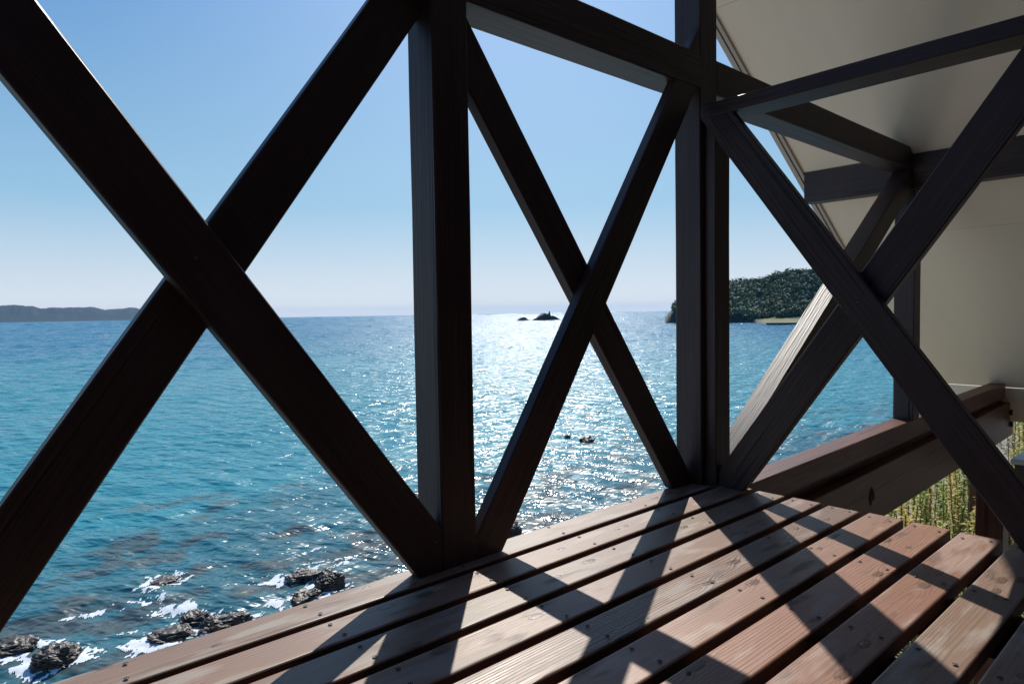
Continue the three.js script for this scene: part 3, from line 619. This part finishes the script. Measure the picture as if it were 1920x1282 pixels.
// ------------------------------------------------------------------ weeds, small table and cushion at the right
{
  const stemM = new THREE.MeshStandardMaterial({ color: lin(0.16, 0.11, 0.045), roughness: 0.8 });
  const leafM = [[0.46, 0.47, 0.10], [0.55, 0.47, 0.13], [0.36, 0.45, 0.09], [0.64, 0.47, 0.13]].map(c => new THREE.MeshPhysicalMaterial({ color: lin(...c), roughness: 0.9, transmission: 0.45, thickness: 0, side: THREE.DoubleSide }));
  const leaf = (() => { const g = new THREE.BufferGeometry(); g.setAttribute('position', new THREE.Float32BufferAttribute([0, 0, 0, 0.3, 0.1, 0.45, 0, 0.06, 0.5, 0, 0, 0, 0, 0.06, 0.5, -0.3, 0.1, 0.45, 0.3, 0.1, 0.45, 0, 0.02, 1, 0, 0.06, 0.5, 0, 0.06, 0.5, 0, 0.02, 1, -0.3, 0.1, 0.45], 3)); return g; })();
  const kinds = [];
  for (let v = 0; v < 5; v++) {
    const h = rr(0.85, 1.1), pts = []; let x = 0, z = 0; for (let i = 0; i <= 6; i++) { pts.push(V3(x, h * i / 6, z)); x += rr(-0.018, 0.018); z += rr(-0.018, 0.018); }
    const curve = new THREE.CatmullRomCurve3(pts), stems = [new THREE.TubeGeometry(curve, 10, 0.0042, 5)], leaves = [];
    const addLeaf = (p, s) => { const g = leaf.clone(); g.scale(s * rr(0.6, 1), s, s * rr(0.8, 1.2)).rotateX(-rr(-0.3, 1.1)).rotateY(rr(0, 6.28)).translate(p.x, p.y, p.z); leaves.push(g); };
    for (let i = 0; i < 26; i++) {
      const t = 0.12 + 0.86 * i / 26, p = curve.getPoint(t), a = rr(0, 6.28), l = rr(0.05, 0.13) * (1.15 - t), q = V3(p.x + Math.cos(a) * l * 0.55, p.y + l, p.z + Math.sin(a) * l * 0.55);
      stems.push(new THREE.TubeGeometry(new THREE.LineCurve3(p, q), 1, 0.0018, 3));
      for (let k = 0; k < 6; k++) addLeaf(p.clone().lerp(q, (k + 1) / 6), rr(0.022, 0.052));
    }
    for (let i = 0; i < 46; i++) addLeaf(curve.getPoint(rr(0.08, 1)), rr(0.022, 0.05));
    const lg = mergeGeometries(leaves); lg.computeVertexNormals();
    kinds.push([mergeGeometries(stems.map(g => g.toNonIndexed())), lg, h]);
  }
  let n = 0;
  const spot = (x, z, s) => {
    const k = kinds[Math.floor(rnd() * 5)], g = thing('tall_weed', 'tall thin backlit weed in the green clump beyond the bench ends', 'weed', 'weeds beyond the bench', [x, -1.66, z]);
    part(g, 'stem', k[0], stemM); part(g, 'leaves', k[1], leafM[rnd() < 0.18 ? 3 : Math.floor(rnd() * 3)]); g.rotation.y = rr(0, 6.28); g.rotation.z = rr(-0.08, 0.08); g.scale.set(s, s, s); n++;
  };
  for (let i = 0; i < 230; i++) { const x = rr(3.3, 6.6), t = rr(-0.75, 0.5); spot(x, 0.26 - 0.20 * (x - 3.5) + t, rr(0.72, 1.08)); }
  for (let i = 0; i < 50; i++) spot(rr(7, 12), rr(-1.7, 0.2), rr(0.8, 1.15));
  // loose stones on the gravel
  const sg = [1, 2, 3].map(k => rockGeo(0.06, 0.03, 0.05, k * 2.7, 2, 0.02)), sm = new THREE.MeshStandardMaterial({ color: lin(6.5, 7.6, 9.2), vertexColors: true, roughness: 0.9 });
  const im = new THREE.InstancedMesh(sg[0], sm, 1500), m4 = new THREE.Matrix4(), q = new THREE.Quaternion();
  for (let i = 0; i < 1500; i++) { q.setFromAxisAngle(Y, rr(0, 6.28)); const s = rr(0.3, 1.2); m4.compose(V3(rr(2.5, 16), -1.62, rr(-1.9, 1.5)), q, V3(s, s, s)); im.setMatrixAt(i, m4); }
  im.name = 'gravel_stones'; im.castShadow = im.receiveShadow = true; im.userData = { kind: 'stuff', label: 'loose pale gravel stones on the ground behind the weeds', category: 'gravel' }; scene.add(im);
}
{
  const t = thing('small_table', 'small dark table with a pale top at the far right edge', 'table');
  const tm = new THREE.MeshStandardMaterial({ color: lin(0.35, 0.42, 0.5), roughness: 0.35 });
  const slab = part(t, 'table_top', new RoundedBoxGeometry(0.5, 0.035, 0.6, 2, 0.008), tm); slab.position.set(5.05, -0.492, 0.44);
  const ap = part(t, 'apron', new RoundedBoxGeometry(0.46, 0.07, 0.56, 1, 0.006), M.beam); ap.position.set(5.05, -0.545, 0.44);
  for (const [x, z] of [[-0.2, -0.25], [0.2, -0.25], [-0.2, 0.25], [0.2, 0.25]]) part(t, 'leg', timber(V3(5.05 + x, -1.65, 0.44 + z), V3(5.05 + x, -0.57, 0.44 + z), X, 0.05, 0.05), M.beam);
  const c = solo('pink_cushion', (() => { const g = new RoundedBoxGeometry(0.3, 0.13, 0.36, 5, 0.06); return g; })(), new THREE.MeshStandardMaterial({ color: lin(0.62, 0.30, 0.24), roughness: 0.9 }), { label: 'pink rounded cushion lying on the small table at the right edge', category: 'cushion' });
  c.position.set(5.05, -0.405, 0.40);
}

// ------------------------------------------------------------------ air
scene.fog = new THREE.FogExp2(new THREE.Color(0.20, 0.56, 1.0), 4.0e-5);
setShadow(scene);
console.log('objects', scene.children.length);
renderer.render(scene, camera);
